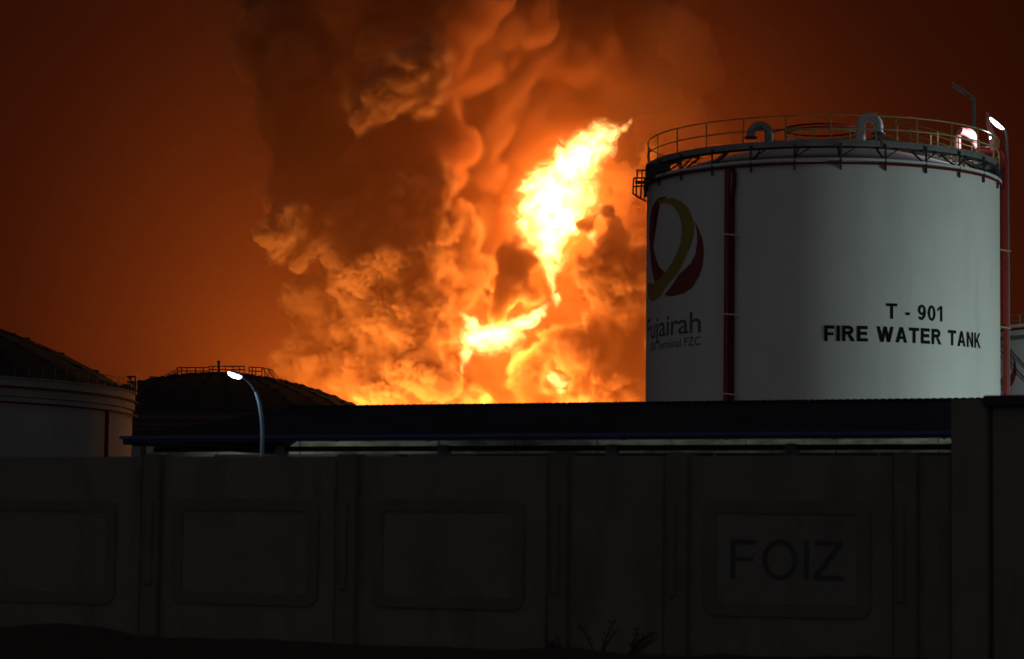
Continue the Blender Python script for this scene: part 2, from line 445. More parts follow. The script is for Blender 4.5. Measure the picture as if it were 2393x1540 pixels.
# ------------------------------------------------------------------ canopy shed
SU = Vector((1, -0.46, 0)).normalized(); SN = Vector((SU.y, -SU.x, 0))
if SN.y < 0: SN = -SN                                  # away from the camera
def shed():
    e0 = at(292, 1024, 53.8)                           # left front eave corner
    s = thing('canopy_shed', 'long low shed with dark corrugated hipped roof and blue fascia behind the wall', 'shed', (e0.x, e0.y, 0))
    L = 30.0; zE = e0.z; dR = 5.6; rise = 0.93
    zR = zE + rise; hip = 1.0
    def P(u, v, z): return Vector((e0.x, e0.y, 0)) + SU*u + SN*v + Vector((0, 0, z))
    # corrugated front slope: trapezoid ribs, cut by the hip
    def slope(front):
        mb = MB(); pitch = 0.16; n = int(L/pitch)
        for i in range(n):
            for a, b, ha, hb in ((0, .055, 0, .035), (.055, .09, .035, .035), (.09, .145, .035, 0), (.145, .16, 0, 0)):
                u0, u1 = i*pitch+a, i*pitch+b
                def top(u):
                    t = min(1.0, max(u/hip, 0.0)); return t
                t0, t1 = top(u0), top(u1)
                if front:
                    mb.quad(P(u0, 0, zE+ha), P(u1, 0, zE+hb), P(u1, dR*t1, zE+rise*t1+hb), P(u0, dR*t0, zE+rise*t0+ha))
                else:
                    mb.quad(P(max(u0, hip), dR+1.5, zE+rise-.3+ha), P(max(u1, hip), dR+1.5, zE+rise-.3+hb), P(max(u1, hip), dR, zE+rise+hb), P(max(u0, hip), dR, zE+rise+ha))
        o = mb.build('roof_sheeting', M['roof'], s); o['kind'] = 'stuff'; return o
    slope(True); slope(False)
    mb = MB(); mb.quad(P(0, 0, zE), P(hip, dR, zR), P(hip, dR+1.5, zR-.3), P(0, dR+1.5, zE)); mb.build('hip_end', M['roof'], s)
    mb = MB(); n = int((L-hip)/0.16)
    for i in range(n):                                 # scalloped ridge cap
        u = hip + i*0.16
        mb.box(P(u+.05, dR, zR+.040), SU*.045, SN*.16, Vector((0, 0, .030)))
    mb.box(P(L/2+hip/2, dR, zR-.02), SU*(L/2-hip/2), SN*.20, Vector((0, 0, .045)))
    o = mb.build('ridge_cap', M['roof'], s); o['kind'] = 'stuff'
    MB().box(P(L/2, -0.03, zE-.02), SU*(L/2+.02), SN*.02, Vector((0, 0, .07))).build('fascia', M['fascia'], s)
    MB().box(P(L/2, -0.10, zE+.01), SU*(L/2+.05), SN*.05, Vector((0, 0, .035))).build('gutter', M['fascia'], s)
    MB().box(P(L/2+hip/2, dR+1.53, zR-.35), SU*(L/2-hip/2), SN*.02, Vector((0, 0, .09))).build('fascia', M['fascia'], s)
    MB().box(P(-0.03, dR/2+.75, zE-.05), SU*.02, SN*(dR/2+.75), Vector((0, 0, .09))).build('fascia', M['fascia'], s)
    MB().box(P(L/2, 0.9, zE-0.22), SU*(L/2-.2), SN*.05, Vector((0, 0, .055))).build('tie_beam', M['dark_steel'], s)
    MB().box(P(L/2, dR+1.2, zR-0.42), SU*(L/2-.2), SN*.05, Vector((0, 0, .06))).build('tie_beam', M['dark_steel'], s)
    # columns, seen at these places along the eave
    for k, px in enumerate((318, 655, 1035, 1430, 1850, 2290, 2760)):
        d = ray(px, HORIZON); org = Vector((e0.x, e0.y, 0)) + SN*0.9
        t = org.dot(SN)/Vector((d.x, d.y, 0)).dot(SN); b = Vector((d.x*t, d.y*t, 0))
        for v, nm in ((0, 'front'), (dR+.2, 'rear')):
            q = b + SN*v
            c = MB().box(q + Vector((0, 0, (zE-.15)/2)), SU*.12, SN*.09, Vector((0, 0, (zE-.15)/2))).build('column', M['steel'], s)
    for k in range(14):                                # rafters under the sheeting
        u = 0.9 + k*2.2
        MB().bar(P(u, 0.1, zE-.06), P(u, dR*min(1, u/hip), zE-.06+rise*min(1, u/hip)), .05, .08).build('rafter', M['dark_steel'], s)
    return P, zE, dR
SHED = shed()

def bund():
    # pale concrete wall of the tank bund, beyond the shed; irregular cast panels
    P, zE, dR = SHED
    b = thing('bund_wall', 'pale stained concrete bund wall glimpsed under the shed eave', 'wall', P(15, 11, 0))
    r = random.Random(5); u = -6.6; top = zE+0.88
    while u < 34:
        w = r.uniform(1.8, 2.6); z = (top if u > -4 else zE+.52)+r.uniform(-.04, .05)
        MB().box(P(u+w/2, 11+r.uniform(-.03, .03), z/2), SU*(w/2-.015), SN*.12, Vector((0, 0, z/2))).build('wall_panel', M['bund'], b)
        u += w
    c = at(2000, 1046, P(0, 10.3, 0).y-7.2)
    MB().box(P(15, 10.3, 3.52), SU*19, SN*.06, Vector((0, 0, .05))).build('pipe_rail', M['dark_steel'], b)
    # bulkhead lamps under the rear edge of the shed roof, shining on the bund
    for px, pw, lab in ((500, 4, 'leftmost bulkhead lamp under the rear edge of the shed roof, by the street lamp'), (900, 5, 'bulkhead lamp under the rear edge of the shed roof, below the smoke column'), (1560, 26, 'bulkhead lamp under the shed roof, below the left edge of the tank'), (1720, 18, 'bulkhead lamp under the rear edge of the shed roof, below the red riser pipes'), (2215, 60, 'bulkhead lamp under the rear edge of the shed roof, beside the tall gate wall')):
        d = ray(px, HORIZON); org = P(0, dR+1.3, 0)
        t = org.dot(SN)/Vector((d.x, d.y, 0)).dot(SN); q = Vector((d.x*t, d.y*t, zE+.62))
        l = thing('bulkhead_lamp', lab, 'lamp', q, 'lamps under the shed roof')
        MB().box(q, SU*.12, SN*.05, (0, 0, .06)).build('lamp_housing', M['dark_steel'], l)
        MB().box(q+SN*.06, SU*.10, SN*.01, (0, 0, .045)).build('lamp_glass', M['lamp'], l)
        lamp_light('bulkhead_light', 'SPOT', q+SN*.1, pw*20, (.86, 1.0, .80), .08, q+SN*3+Vector((0, 0, -.6)), 150, .6)
bund()

# ------------------------------------------------------------------ tanks
class Cyl:
    """vertical tank: helper that maps measured places on its shell to angle and height"""
    def __init__(self, px, Y, R):
        self.Y = Y; self.R = R; p = at(px, HORIZON, Y); self.c = Vector((p.x, Y, 0)); self.px = px
        self.face = math.atan2(-self.c.y, -self.c.x)       # angle of the side that faces the camera
    def pt(self, a, z, off=0.0):
        t = self.face + a
        return Vector((self.c.x+(self.R+off)*math.cos(t), self.c.y+(self.R+off)*math.sin(t), z))
    def uv(self, px, py):
        d = ray(px, py); dx, dy = d.x, d.y; l = math.hypot(dx, dy); dx /= l; dy /= l
        b = dx*self.c.x+dy*self.c.y; q = b*b-(self.c.x**2+self.c.y**2-self.R**2)
        t = b-math.sqrt(max(q, 0.0))
        x, y = dx*t, dy*t
        a = math.atan2(y-self.c.y, x-self.c.x)-self.face
        a = (a+math.pi) % (2*math.pi)-math.pi
        for _ in range(3): pass
        return a, at(px, py, y).z
def wrap(mesh_v, mesh_f, cyl, a0, z0, off, name, m, parent, step=0.25):
    """lay flat outlines (x along the shell, y up) onto the shell"""
    bm = bmesh.new(); vs = [bm.verts.new((v[0], v[1], 0)) for v in mesh_v]
    for f in mesh_f:
        try: bm.faces.new([vs[i] for i in f])
        except ValueError: pass
    bmesh.ops.triangulate(bm, faces=bm.faces)
    lo = min(v[0] for v in mesh_v); hi = max(v[0] for v in mesh_v); x = lo+step
    while x < hi:
        bmesh.ops.bisect_plane(bm, geom=bm.verts[:]+bm.edges[:]+bm.faces[:], plane_co=(x, 0, 0), plane_no=(1, 0, 0)); x += step
    for v in bm.verts:
        p = cyl.pt(a0+v.co.x/cyl.R, z0+v.co.y, off); v.co = p - parent.matrix_world.translation
    me = bpy.data.meshes.new(name); bm.to_mesh(me); bm.free(); me.materials.append(m)
    o = bpy.data.objects.new(name, me); C.objects.link(o); o.parent = parent; return o

def arc(cyl, r_off, z, a0, a1, n):
    return [cyl.pt(a0+(a1-a0)*k/n, z, r_off) for k in range(n+1)]

LOGO_Y = [(230,130),(290,105),(380,105),(450,140),(510,200),(545,280),(565,360),(560,450),(530,550),(480,660),(430,770),(370,850),(300,930),(250,1010),(190,1055),(150,1045),(138,980),(133,905),(150,893),(200,895),(250,850),(300,790),(350,720),(400,620),(435,530),(450,430),(445,340),(425,260),(390,200),(340,160),(290,148),(240,165)]
LOGO_R1 = [(300,88),(230,105),(180,180),(155,290),(148,420),(155,580),(165,700),(185,830),(205,885),(255,840),(290,790),(240,740),(205,650),(185,550),(178,420),(185,300),(205,200),(250,140),(305,104)]
LOGO_R2 = [(562,310),(600,380),(640,480),(655,600),(645,720),(610,830),(550,930),(470,985),(380,1010),(320,1012),(290,1000),(330,950),(380,880),(430,800),(470,770),(530,710),(575,620),(590,520),(590,420),(572,350)]
def logo_pt(q): return ((1900+q[0]/3.081)/1.28377, (560+q[1]/3.081)/1.28377)

def fire_tank():
    T = Cyl(1918.5, 100.0, 7.28)
    t = thing('fire_water_tank', 'tall white cylindrical tank lettered T - 901 FIRE WATER TANK with red pipes', 'storage tank', T.c)
    zr = at(1925, 369, T.Y-T.R).z
    R = T.R
    MB().lathe(T.c, [(R, 0), (R, zr-0.10)], 160).build('shell', M['white'], t, smooth=True)
    for z in (2.1, 4.2, 6.3, 8.4, 10.5, 12.6):         # weld seams of the courses
        MB().tube(arc(T, 0.0, z, 0, 2*math.pi, 160)[:-1], 0.006, 5, closed=True).build('weld_seam', M['white'], t)
    MB().lathe(T.c, [(R, zr-0.10), (R+.10, zr-.10), (R+.10, zr), (R-.15, zr), (R-.15, zr-.1)], 160).build('rim_angle', M['white'], t)
    dome = [(R-.16, zr-.03)] + [((R-.16)*math.cos(a), zr+1.5*math.sin(a)) for a in [math.radians(5*k) for k in range(1, 18)]] + [(0.05, zr+1.5)]
    dome = [(r, zr-.03+1.5*(1-(r/(R-.16))**2)) for r in [(R-.16)*(1-k/24) for k in range(24)]+[0.02]]
    rf = MB().lathe(T.c, dome, 96).build('roof', M['white_roof'], t, smooth=True)
    MB().tube(arc(T, 0.10, zr-.20, 0, 2*math.pi, 140)[:-1], 0.05, 8, closed=True).build('ring_pipe', M['red_dark'], t, smooth=True)
    # raised walkway round the rim
    zw = zr+0.62; ro = R+.02; ri = R-0.85
    MB().lathe(T.c, [(ri, zw), (ro, zw), (ro, zw-.14), (ro-.03, zw-.14), (ro-.03, zw-.03), (ri, zw-.03), (ri, zw)], 140).build('walkway', M['steel'], t)
    MB().lathe(T.c, [(ro-.1, zw-.035), (ro-.1, zw-.20), (ro-.18, zw-.20), (ro-.18, zw-.035)], 140).build('walkway_beam', M['dark_steel'], t)
    nb = 26
    for k in range(nb):
        a = 2*math.pi*k/nb+0.10
        p0 = T.pt(a, zr-.45, .06); p1 = T.pt(a, zw-.06, .14); p2 = T.pt(a, zw-.08, -.9); pm = T.pt(a+.035, zw-.1, .0)
        mb = MB(); mb.bar(p0, T.pt(a, zw-.04, .06), .07, .09); mb.bar(T.pt(a, zr-.1, .02), p2, .06); mb.bar(T.pt(a, zr+.05, .0), T.pt(a+.10, zw-.10, -.05), .05); mb.bar(T.pt(a, zw-.1, .1), p2, .06)
        mb.build('bracket', M['dark_steel'], t)
    # guard rail
    n = 26; off = -0.02
    for z, nm in ((zw+1.08, 'top_rail'), (zw+.56, 'mid_rail')):
        MB().tube(arc(T, off, z, 0, 2*math.pi, 140)[:-1], 0.026, 6, closed=True).build(nm, M['yellow'], t)
    for k in range(n):
        a = 2*math.pi*k/n+.05
        MB().bar(T.pt(a, zw, off), T.pt(a, zw+1.08, off), .05).build('railing_post', M['yellow'], t)
    MB().lathe(T.c, [(ro-.01, zw), (ro-.01, zw+.10), (ro-.02, zw+.10), (ro-.02, zw)], 140).build('toe_board', M['steel'], t)
    # sprinkler ring and hatch platform over the roof centre
    def ring(r, z, rad, m, nm, n=64):
        return MB().tube([(T.c.x+r*math.cos(2*math.pi*k/n), T.c.y+r*math.sin(2*math.pi*k/n), z) for k in range(n)], rad, 6, closed=True).build(nm, m, t)
    zc = at(1930, 296, 99).z
    ring(2.25, zc-.22, .035, M['red'], 'sprinkler_ring')
    ring(1.55, zc+.03, .045, M['red'], 'hatch_rail'); ring(1.55, zc-.15, .05, M['yellow'], 'hatch_rail')
    for k in range(6):
        a = k*math.pi/3+.2
        MB().bar((T.c.x+2.25*math.cos(a), T.c.y+2.25*math.sin(a), zr+.9), (T.c.x+2.25*math.cos(a), T.c.y+2.25*math.sin(a), zc-.22), .035).build('ring_stay', M['yellow'], t)
        MB().bar((T.c.x+1.55*math.cos(a), T.c.y+1.55*math.sin(a), zr+1.2), (T.c.x+1.55*math.cos(a), T.c.y+1.55*math.sin(a), zc+.03), .04).build('ring_stay', M['yellow'], t)
    # gooseneck vents
    def goose(pxl, pyf, pxr, pyt, Y, rad, m, flip=False, base_py=345):
        a = at(pxl, pyf, Y); b = at(pxr, base_py, Y); top = at((pxl+pxr)/2, pyt, Y)
        cx = (a.x+b.x)/2; rr = abs(b.x-a.x)/2; zc_ = top.z-rr
        s = -1 if a.x < b.x else 1
        pts = [Vector((a.x, Y, a.z)), Vector((a.x, Y, zc_))] + [Vector((cx+s*rr*math.cos(k*math.pi/10), Y, zc_+rr*math.sin(k*math.pi/10))) for k in range(1, 10)] + [Vector((b.x, Y, zc_)), Vector((b.x, Y, b.z))]
        v = MB().tube(pts, rad, 14).build('vent_pipe', m, t, smooth=True)
        fl = MB().tube([Vector((a.x, Y, a.z-.03)), Vector((a.x, Y, a.z+.04))], rad*1.45, 14).build('flange', M['dark_steel'], t)
        bpy.context.view_layer.update(); mw = fl.matrix_world.copy(); fl.parent = v; fl.matrix_world = mw
    goose(1755, 322, 1797, 293, 94.8, .17, M['steel'])
    goose(2052, 313, 2011, 274, 96.0, .20, M['white_roof'])
    goose(2277, 330, 2237, 306, 98.0, .15, M['pink'], base_py=362)
    MB().tube([at(2244, 305, 97.6), at(2262, 312, 97.8), at(2274, 326, 98), at(2283, 346, 98)], [.16, .15, .12, .1], 10).build('monitor_nozzle', M['pink'], t, smooth=True)
    # sloping roof stair with its handrails
    A = at(2036, 324, 100.5); B_ = at(2272, 398, 97.0); up = Vector((0, 0, 0.96)); side = Vector((0.15, -0.75, 0))
    for s_, nm in ((Vector((0, 0, 0)), 'stair_rail'), (side, 'stair_rail')):
        for h in (1.0, 0.52):
            MB().tube([A+s_+up*h, B_+s_+up*h], .024, 6).build(nm, M['yellow'], t)
        MB().bar(A+s_+Vector((0, 0, .02)), B_+s_+Vector((0, 0, .02)), .04, .14).build('stringer', M['yellow'], t)
        for k in range(6):
            p = A+(B_-A)*(k/5)+s_
            MB().bar(p, p+up, .045).build('stair_post', M['yellow'], t)
    for k in range(14):
        p = A+(B_-A)*((k+.5)/14)+side/2
        MB().box(p, Vector((.10, 0, 0)), Vector((0, .36, 0)), Vector((0, 0, .015))).build('tread', M['steel'], t)
    # fire-main riser on the right side
    def riser(px, py0, off, rad, m, nm='riser_pipe'):
        a, _ = T.uv(px, 700); a = a if abs(px-T.px) < 400 else 1.43
        return T.pt(a, 0, off)
    rp = at(2350, 700, 98.6); z1 = at(2350, 352, 98.6).z
    pts = [Vector((rp.x, rp.y, 0)), Vector((rp.x, rp.y, z1-.35)), Vector((rp.x-.05, rp.y, z1-.12)), Vector((rp.x-.18, rp.y, z1)), at(2290, 349, 98.4), at(2282, 352, 98.4)]
    MB().tube(pts, .12, 12).build('riser_pipe', M['red'], t, smooth=True)
    for py in (587, 767):
        z = at(2330, py, 98.6).z
        MB().bar(Vector((rp.x-.42, rp.y-.5, z+.03)), Vector((rp.x+.2, rp.y-.05, z)), .05, .06).build('pipe_clamp', M['yellow'], t)
    MB().tube([at(2325, 348, 98.3), at(2316, 310, 98.3), at(2309, 285, 98.3), at(2307, 262, 98.3)], [.20, .14, .09, .045], 10).build('mast', M['pink'], t, smooth=True)
    # riser pair on the left of the face
    for px, rad, m in ((1703.5, .115, M['red']), (1716, .085, M['red_dark'])):
        a, _ = T.uv(px, 700)
        ztop = zr-.30 if rad > .1 else zr-1.0
        pp = [T.pt(a, z, .16) for z in (0, 4, 8, 12, ztop)]
        if rad < .1: pp = [T.pt(a, z, .16) for z in (0, 4, 8, 12, ztop-.4)] + [T.pt(a+.008, ztop, .16), T.pt(a+.008, zr-.45, .14), T.pt(a-.006, zr-.26, .12)]
        MB().tube(pp, rad, 12).build('riser_pipe', m, t, smooth=True)
    for py in (550, 736, 922):
        a, z = T.uv(1712, py)
        MB().bar(T.pt(a-.045, z+.04, .31), T.pt(a+.045, z-.03, .31), .045, .055).build('pipe_clamp', M['white'], t)
        MB().bar(T.pt(a+.045, z-.03, .31), T.pt(a+.045, z-.03, 0), .045, .055).build('pipe_clamp', M['white'], t)
    # caged landing of the ladder on the left side
    lw = 98.5
    fr = MB()
    def L_(a, b, w=.06): fr.bar(at(*a, lw), at(*b, lw), w)
    for a, b in (((1488, 398), (1514, 398)), ((1482, 416), (1514, 416)), ((1489, 397), (1489, 417)), ((1500, 397), (1500, 417)), ((1481, 416), (1479, 452)), ((1487, 416), (1487, 456)), ((1500, 416), (1497, 462)),
                 ((1478, 436), (1512, 434)), ((1506, 416), (1506, 466)), ((1478, 451), (1487, 458)), ((1487, 458), (1497, 464)), ((1497, 464), (1511, 471)), ((1484, 424), (1512, 424)), ((1484, 428), (1512, 428))): L_(a, b)
    for a, b in (((1488, 398), (1514, 398)), ((1482, 416), (1514, 416)), ((1481, 416), (1479, 452)), ((1478, 451), (1497, 464))):
        fr.bar(at(*a, lw+1.0), at(*b, lw+1.0), .06)
    for q in ((1488, 398), (1482, 416), (1479, 451), (1497, 464)):
        fr.bar(at(*q, lw), at(*q, lw+1.0), .05)
    fr.build('ladder_cage', M['dark_steel'], t)
    MB().box((at(1518, 392, 98.2)+at(1526, 412, 98.2))/2, Vector((.22, 0, 0)), Vector((0, .35, 0)), Vector((0, 0, .30))).build('junction_box', M['dark_steel'], t, bevel=.02)
    MB().box((at(1540, 386, 97.0)+at(1560, 400, 97.0))/2, Vector((.28, 0, 0)), Vector((0, .2, 0)), Vector((0, 0, .16))).build('junction_box', M['dark_steel'], t, bevel=.02)
    # painted lettering
    def zpix(px, py, a): return at(px, py, T.pt(a, 0).y).z
    def letters(txt, size, tk, gap, width, amid, z0):
        W_, _ = block_text(txt, size, tk, gap); k = width/(W_[:, 0].max()-W_[:, 0].min()); x = 0.0; x0 = None
        tot = sum(glyph(c, tk)[1]+gap for c in txt)-gap
        for c in txt:
            ps, w = glyph(c, tk)
            if ps:
                V = []; Fc = []
                for p in ps:
                    n = len(V); V += [((a+x-tot/2)*size*k, b*size) for a, b in p]; Fc.append(tuple(range(n, n+len(p))))
                wrap(V, Fc, T, amid, z0, .012, 'letter', M['black'], t)
            x += w+gap
    aL, _ = T.uv(1926, 797); aR, _ = T.uv(2291, 797)
    zb = zpix(1926, 797, aL); wd = (aR-aL)*R
    letters('FIRE WATER TANK', .60, .225, .13, wd, (aL+aR)/2, zb)
    a1, _ = T.uv(2071, 745); a2, _ = T.uv(2202, 745)
    letters('T - 901', .60, .20, .14, (a2-a1)*R, (a1+a2)/2, zpix(2085, 745, a1))
    ah, _ = T.uv(1638, 775); zb = zpix(1638, 776, ah)
    V, Fc = flat_text('Fujairah', .88, .004, .96); V[:, 0] *= 4.70/(V[:, 0].max()-V[:, 0].min())
    wrap(V, Fc, T, ah-2.35/R, zb, .012, 'lettering', M['grey_letter'], t)
    V, Fc = flat_text('Oil Terminal FZC', .36, .0, 1.0); V[:, 0] *= 4.0/(V[:, 0].max()-V[:, 0].min())
    wrap(V, Fc, T, ah-2.0/R, zpix(1638, 806, ah), .012, 'lettering', M['grey_letter'], t)
    for pts, m, off in ((LOGO_R1, M['logo_red'], .010), (LOGO_R2, M['logo_red'], .010), (LOGO_Y, M['logo_yellow'], .016)):
        q = []
        for p in pts:
            x, y = logo_pt(p); x = max(x, 1511.5); a, _ = T.uv(x, y); q.append((a*R, zpix(x, y, a)))
        wrap(q, [tuple(range(len(q)))], T, 0, 0, off, 'logo_ribbon', m, t, .2)
    return T, zr
FT, FZR = fire_tank()

def dome_tank(px, Y, R, zr, h, label, name='oil_tank', seed=0, band=True, riser_px=None, posts=60, a_lo=-1.7, a_hi=1.7, dome_col='dome', shell='big_tank', bandm='big_band'):
    T = Cyl(px, Y, R); t = thing(name, label, 'storage tank', T.c, 'oil tanks with domed roofs')
    MB().lathe(T.c, [(R, 0), (R, zr-1.9)], 160).build('shell', M[shell], t, smooth=True)
    MB().lathe(T.c, [(R, zr-1.9), (R+.25, zr-1.85), (R+.25, zr-.1), (R+.45, zr-.1), (R+.45, zr), (R-.2, zr)], 160).build('shell_band', M[bandm], t)
    rr = (h*h+R*R)/(2*h)
    def dz(r): return zr + math.sqrt(rr*rr-r*r)-(rr-h)
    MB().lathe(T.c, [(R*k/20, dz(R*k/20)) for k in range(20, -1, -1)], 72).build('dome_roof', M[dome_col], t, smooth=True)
    n = 30
    for k in range(n):                                 # dome ribs with node caps
        a = 2*math.pi*k/n+seed
        mb = MB(); prev = None
        for i in range(10):
            r = R*(1-i/10); p = Vector((T.c.x+r*math.cos(a), T.c.y+r*math.sin(a), dz(r)+.05))
            if prev is not None: mb.bar(prev, p, .16, .08)
            mb.box(p, (.25, 0, 0), (0, .25, 0), (0, 0, .16)); prev = p
        mb.build('dome_rib', M[dome_col], t)
    # rim rail
    for z in (zr+1.1, zr+.55):
        MB().tube(arc(T, .4, z, a_lo, a_hi, 90), .045, 5).build('rim_rail', M['dark_steel'], t)
    for k in range(posts):
        a = a_lo+(a_hi-a_lo)*k/(posts-1)
        MB().bar(T.pt(a, zr, .4), T.pt(a, zr+1.1, .4), .07).build('railing_post', M['dark_steel'], t)
    for z in (zr-1.0, zr-2.5):
        MB().tube(arc(T, .5, z, a_lo, a_hi, 120), .11, 8).build('ring_pipe', M['red_dark'], t, smooth=True)
    if riser_px:
        a, _ = T.uv(riser_px, 1000)
        MB().tube([T.pt(a, 0, .6), T.pt(a, zr-2.5, .6)], .22, 10).build('riser_pipe', M['red_dark'], t, smooth=True)
    return T, t

T1, t1 = dome_tank(-524, 257, 37.0, 16.0, 10.3, 'huge pale domed oil tank cut by the left edge of the photo', riser_px=237, posts=70, seed=.03)
# black landing frame at its right rim
Yl = 256
for dY in (0, 1.5):
  fr = MB()
  for a, b in (((296, 880), (318, 880)), ((317, 880), (317, 908)), ((306, 880), (306, 906)), ((300, 880), (312, 897)), ((296, 893), (318, 893)), ((298, 906), (318, 908))):
    fr.bar(at(*a, Yl+dY), at(*b, Yl+dY), .16)
  fr.build('landing_frame', M['dark_steel'], t1)
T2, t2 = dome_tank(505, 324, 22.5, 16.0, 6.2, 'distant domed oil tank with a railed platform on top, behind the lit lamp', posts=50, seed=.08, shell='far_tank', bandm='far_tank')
def roof_platform():
    Y = 319; D = M['dark_steel']
    def B2(name, segs, w=.16):
        mb = MB()
        for a, b in segs:
            for dY in (0, 1.2): mb.bar(at(*a, Y+dY), at(*b, Y+dY), w)
        return mb.build(name, D, t2)
    B2('platform_rail', [((415, 859), (490, 859)), ((415, 867), (490, 867)), ((490, 856), (571, 856)), ((490, 864), (571, 864)), ((582, 858), (612, 859)), ((582, 867), (612, 868))], .13)
    for x in (415, 424, 437, 457, 475, 489, 497, 511, 527, 545, 560, 571, 582, 590, 598, 612):
        B2('platform_post', [((x, 858 if x < 489 or x > 575 else 855), (x, 884))], .13)
    mb = MB()
    for a, b in (((412, 884), (490, 882)), ((488, 880), (575, 880)), ((575, 881), (612, 883))):
        p, q = at(*a, Y), at(*b, Y); mb.bar(p+Vector((0, .6, 0)), q+Vector((0, .6, 0)), 1.7, .28)
    mb.build('platform_deck', D, t2)
    B2('platform_leg', [((420, 884), (408, 893)), ((455, 884), (455, 890)), ((612, 884), (612, 893)), ((600, 884), (600, 893)), ((520, 881), (520, 890))], .2)
    B2('stair_rail', [((415, 862), (395, 873)), ((395, 873), (372, 882)), ((415, 869), (372, 890)), ((372, 882), (352, 886)), ((352, 880), (380, 882)), ((352, 890), (382, 892)), ((352, 880), (336, 895)), ((336, 895), (325, 904)),
                      ((352, 880), (352, 899)), ((366, 881), (366, 900)), ((380, 882), (380, 897)), ((395, 873), (395, 893)), ((408, 866), (408, 887))], .10)
    B2('stair_rail', [((612, 859), (630, 883)), ((612, 859), (635, 864)), ((635, 864), (655, 893)), ((629, 862), (648, 893)), ((618, 862), (620, 890)), ((626, 864), (643, 891)), ((628, 864), (628, 893))], .11)
    B2('vent_mast', [((511.5, 846), (511.5, 880))], .32)
    mb = MB(); mb.tube([at(511.5, 848, Y+.6), at(511.5, 843, Y+.6)], .28, 8); mb.build('mast_cap', D, t2)
roof_platform()

# tank glimpsed at the right edge
def right_tank():
    T = Cyl(2720, 175, 13.6); zr = at(2360, 776, 172).z
    t = thing('oil_tank', 'pale tank at the right edge behind the fire water tank, with a logo and stair', 'storage tank', T.c)
    MB().lathe(T.c, [(T.R, 0), (T.R, zr)], 120).build('shell', M['white'], t, smooth=True)
    MB().lathe(T.c, [(T.R, zr), (T.R+.25, zr), (T.R+.25, zr+.22), (T.R-.3, zr+.22)], 120).build('rim_angle', M['white'], t)
    MB().lathe(T.c, [(T.R-.3, zr+.2), (T.R*.5, zr+1.5), (.1, zr+2.0)], 72).build('roof', M['white_roof'], t)
    MB().tube(arc(T, .3, zr-.12, -1.7, 1.7, 80), .09, 6).build('ring_pipe', M['red'], t)
    for z in (zr+.9, zr+.5): MB().tube(arc(T, .1, z, -1.7, 1.7, 80), .035, 5).build('rim_rail', M['yellow'], t)
    for k in range(34):
        a = -1.7+3.4*k/33; MB().bar(T.pt(a, zr+.2, .1), T.pt(a, zr+.9, .1), .05).build('railing_post', M['yellow'], t)
    z2 = at(2360, 800, 172).z
    MB().tube(arc(T, .15, z2, -1.7, 1.7, 80), .12, 6).build('wind_girder', M['steel'], t)
    for d in (0, .9):
        a0, _ = T.uv(2346, 800); a1, _ = T.uv(2440, 800)
        pts = [T.pt(a0+(a1-a0)*k/12, at(2346, 810, 172).z-(k/12)*3.6+d, .7) for k in range(13)]
        MB().tube(pts, .05, 5).build('stair_rail', M['dark_steel'], t)
    V = lambda pts: [((q[0]-400)/3.081/1.28377, (1055-q[1])/3.081/1.28377) for q in pts]
    ax, _ = T.uv(2376, 880); zb = at(2376, 914, T.pt(ax, 0).y).z; s = .0125*1.3
    s = (at(2376, 850, T.pt(ax, 0).y).z-zb)/ ((1055-500)/3.081/1.28377)
    for pts, m, off in ((LOGO_R1, M['logo_red'], .02), (LOGO_R2, M['logo_red'], .02), (LOGO_Y, M['logo_yellow'], .03)):
        q = [(x*s*1.35-3.2*0-(255/3.081/1.28377)*s*1.35, y*s) for x, y in V(pts)]
        wrap(q, [tuple(range(len(q)))], T, ax, zb, off, 'logo_ribbon', m, t, .3)
right_tank()

# ------------------------------------------------------------------ lamps
def lamp_post(name, label, base, pts, rad, head_a, head_b, lit, m, hw=.17, group='lamp posts in the tank yard', bulge_z=-.1):
    p = thing(name, label, 'lamp post', base, group)
    MB().tube(pts, rad, 12).build('pole', m, p, smooth=True)
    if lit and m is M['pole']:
        MB().tube(pts[-4:], [r*1.12 for r in rad[-4:]], 12).build('lamp_arm', M['dark_steel'], p, smooth=True)  # dark colour over the upper arm stands in for it being unlit
    a = Vector(head_a); b = Vector(head_b); d = (b-a); l = d.length; d.normalize()
    side = d.cross(Vector((0, 0, 1))).normalized(); up = side.cross(d)
    if up.z < 0: up = -up
    def shell(z0, z1, k, name, mm, bulge):
        mb = MB(); n = 20; rings = []
        for j in range(5):
            t = j/4; zz = z0+(z1-z0)*math.sin(t*math.pi/2); sc = math.cos(t*math.pi/2)*.92+.08 if bulge else 1
            rings.append([a+d*l/2+d*(l/2*k*sc*math.cos(2*math.pi*i/n))+side*(hw*k*sc*math.sin(2*math.pi*i/n))+up*zz for i in range(n)])
        n0 = len(mb.v)
        for rg in rings: mb.v += [tuple(q) for q in rg]
        for j in range(4):
            for i in range(n): mb.f.append((n0+j*n+i, n0+j*n+(i+1) % n, n0+(j+1)*n+(i+1) % n, n0+(j+1)*n+i))
        mb.f.append(tuple(n0+4*n+i for i in range(n))); mb.f.append(tuple(n0+i for i in range(n)))
        return mb.build(name, mm, p, smooth=True)
    shell(0.025, .09, .9, 'lamp_housing', m, True)
    shell(0.02, bulge_z, 1.0, 'lamp_glass', M['lamp'] if lit else M['dark_steel'], True)
    return p

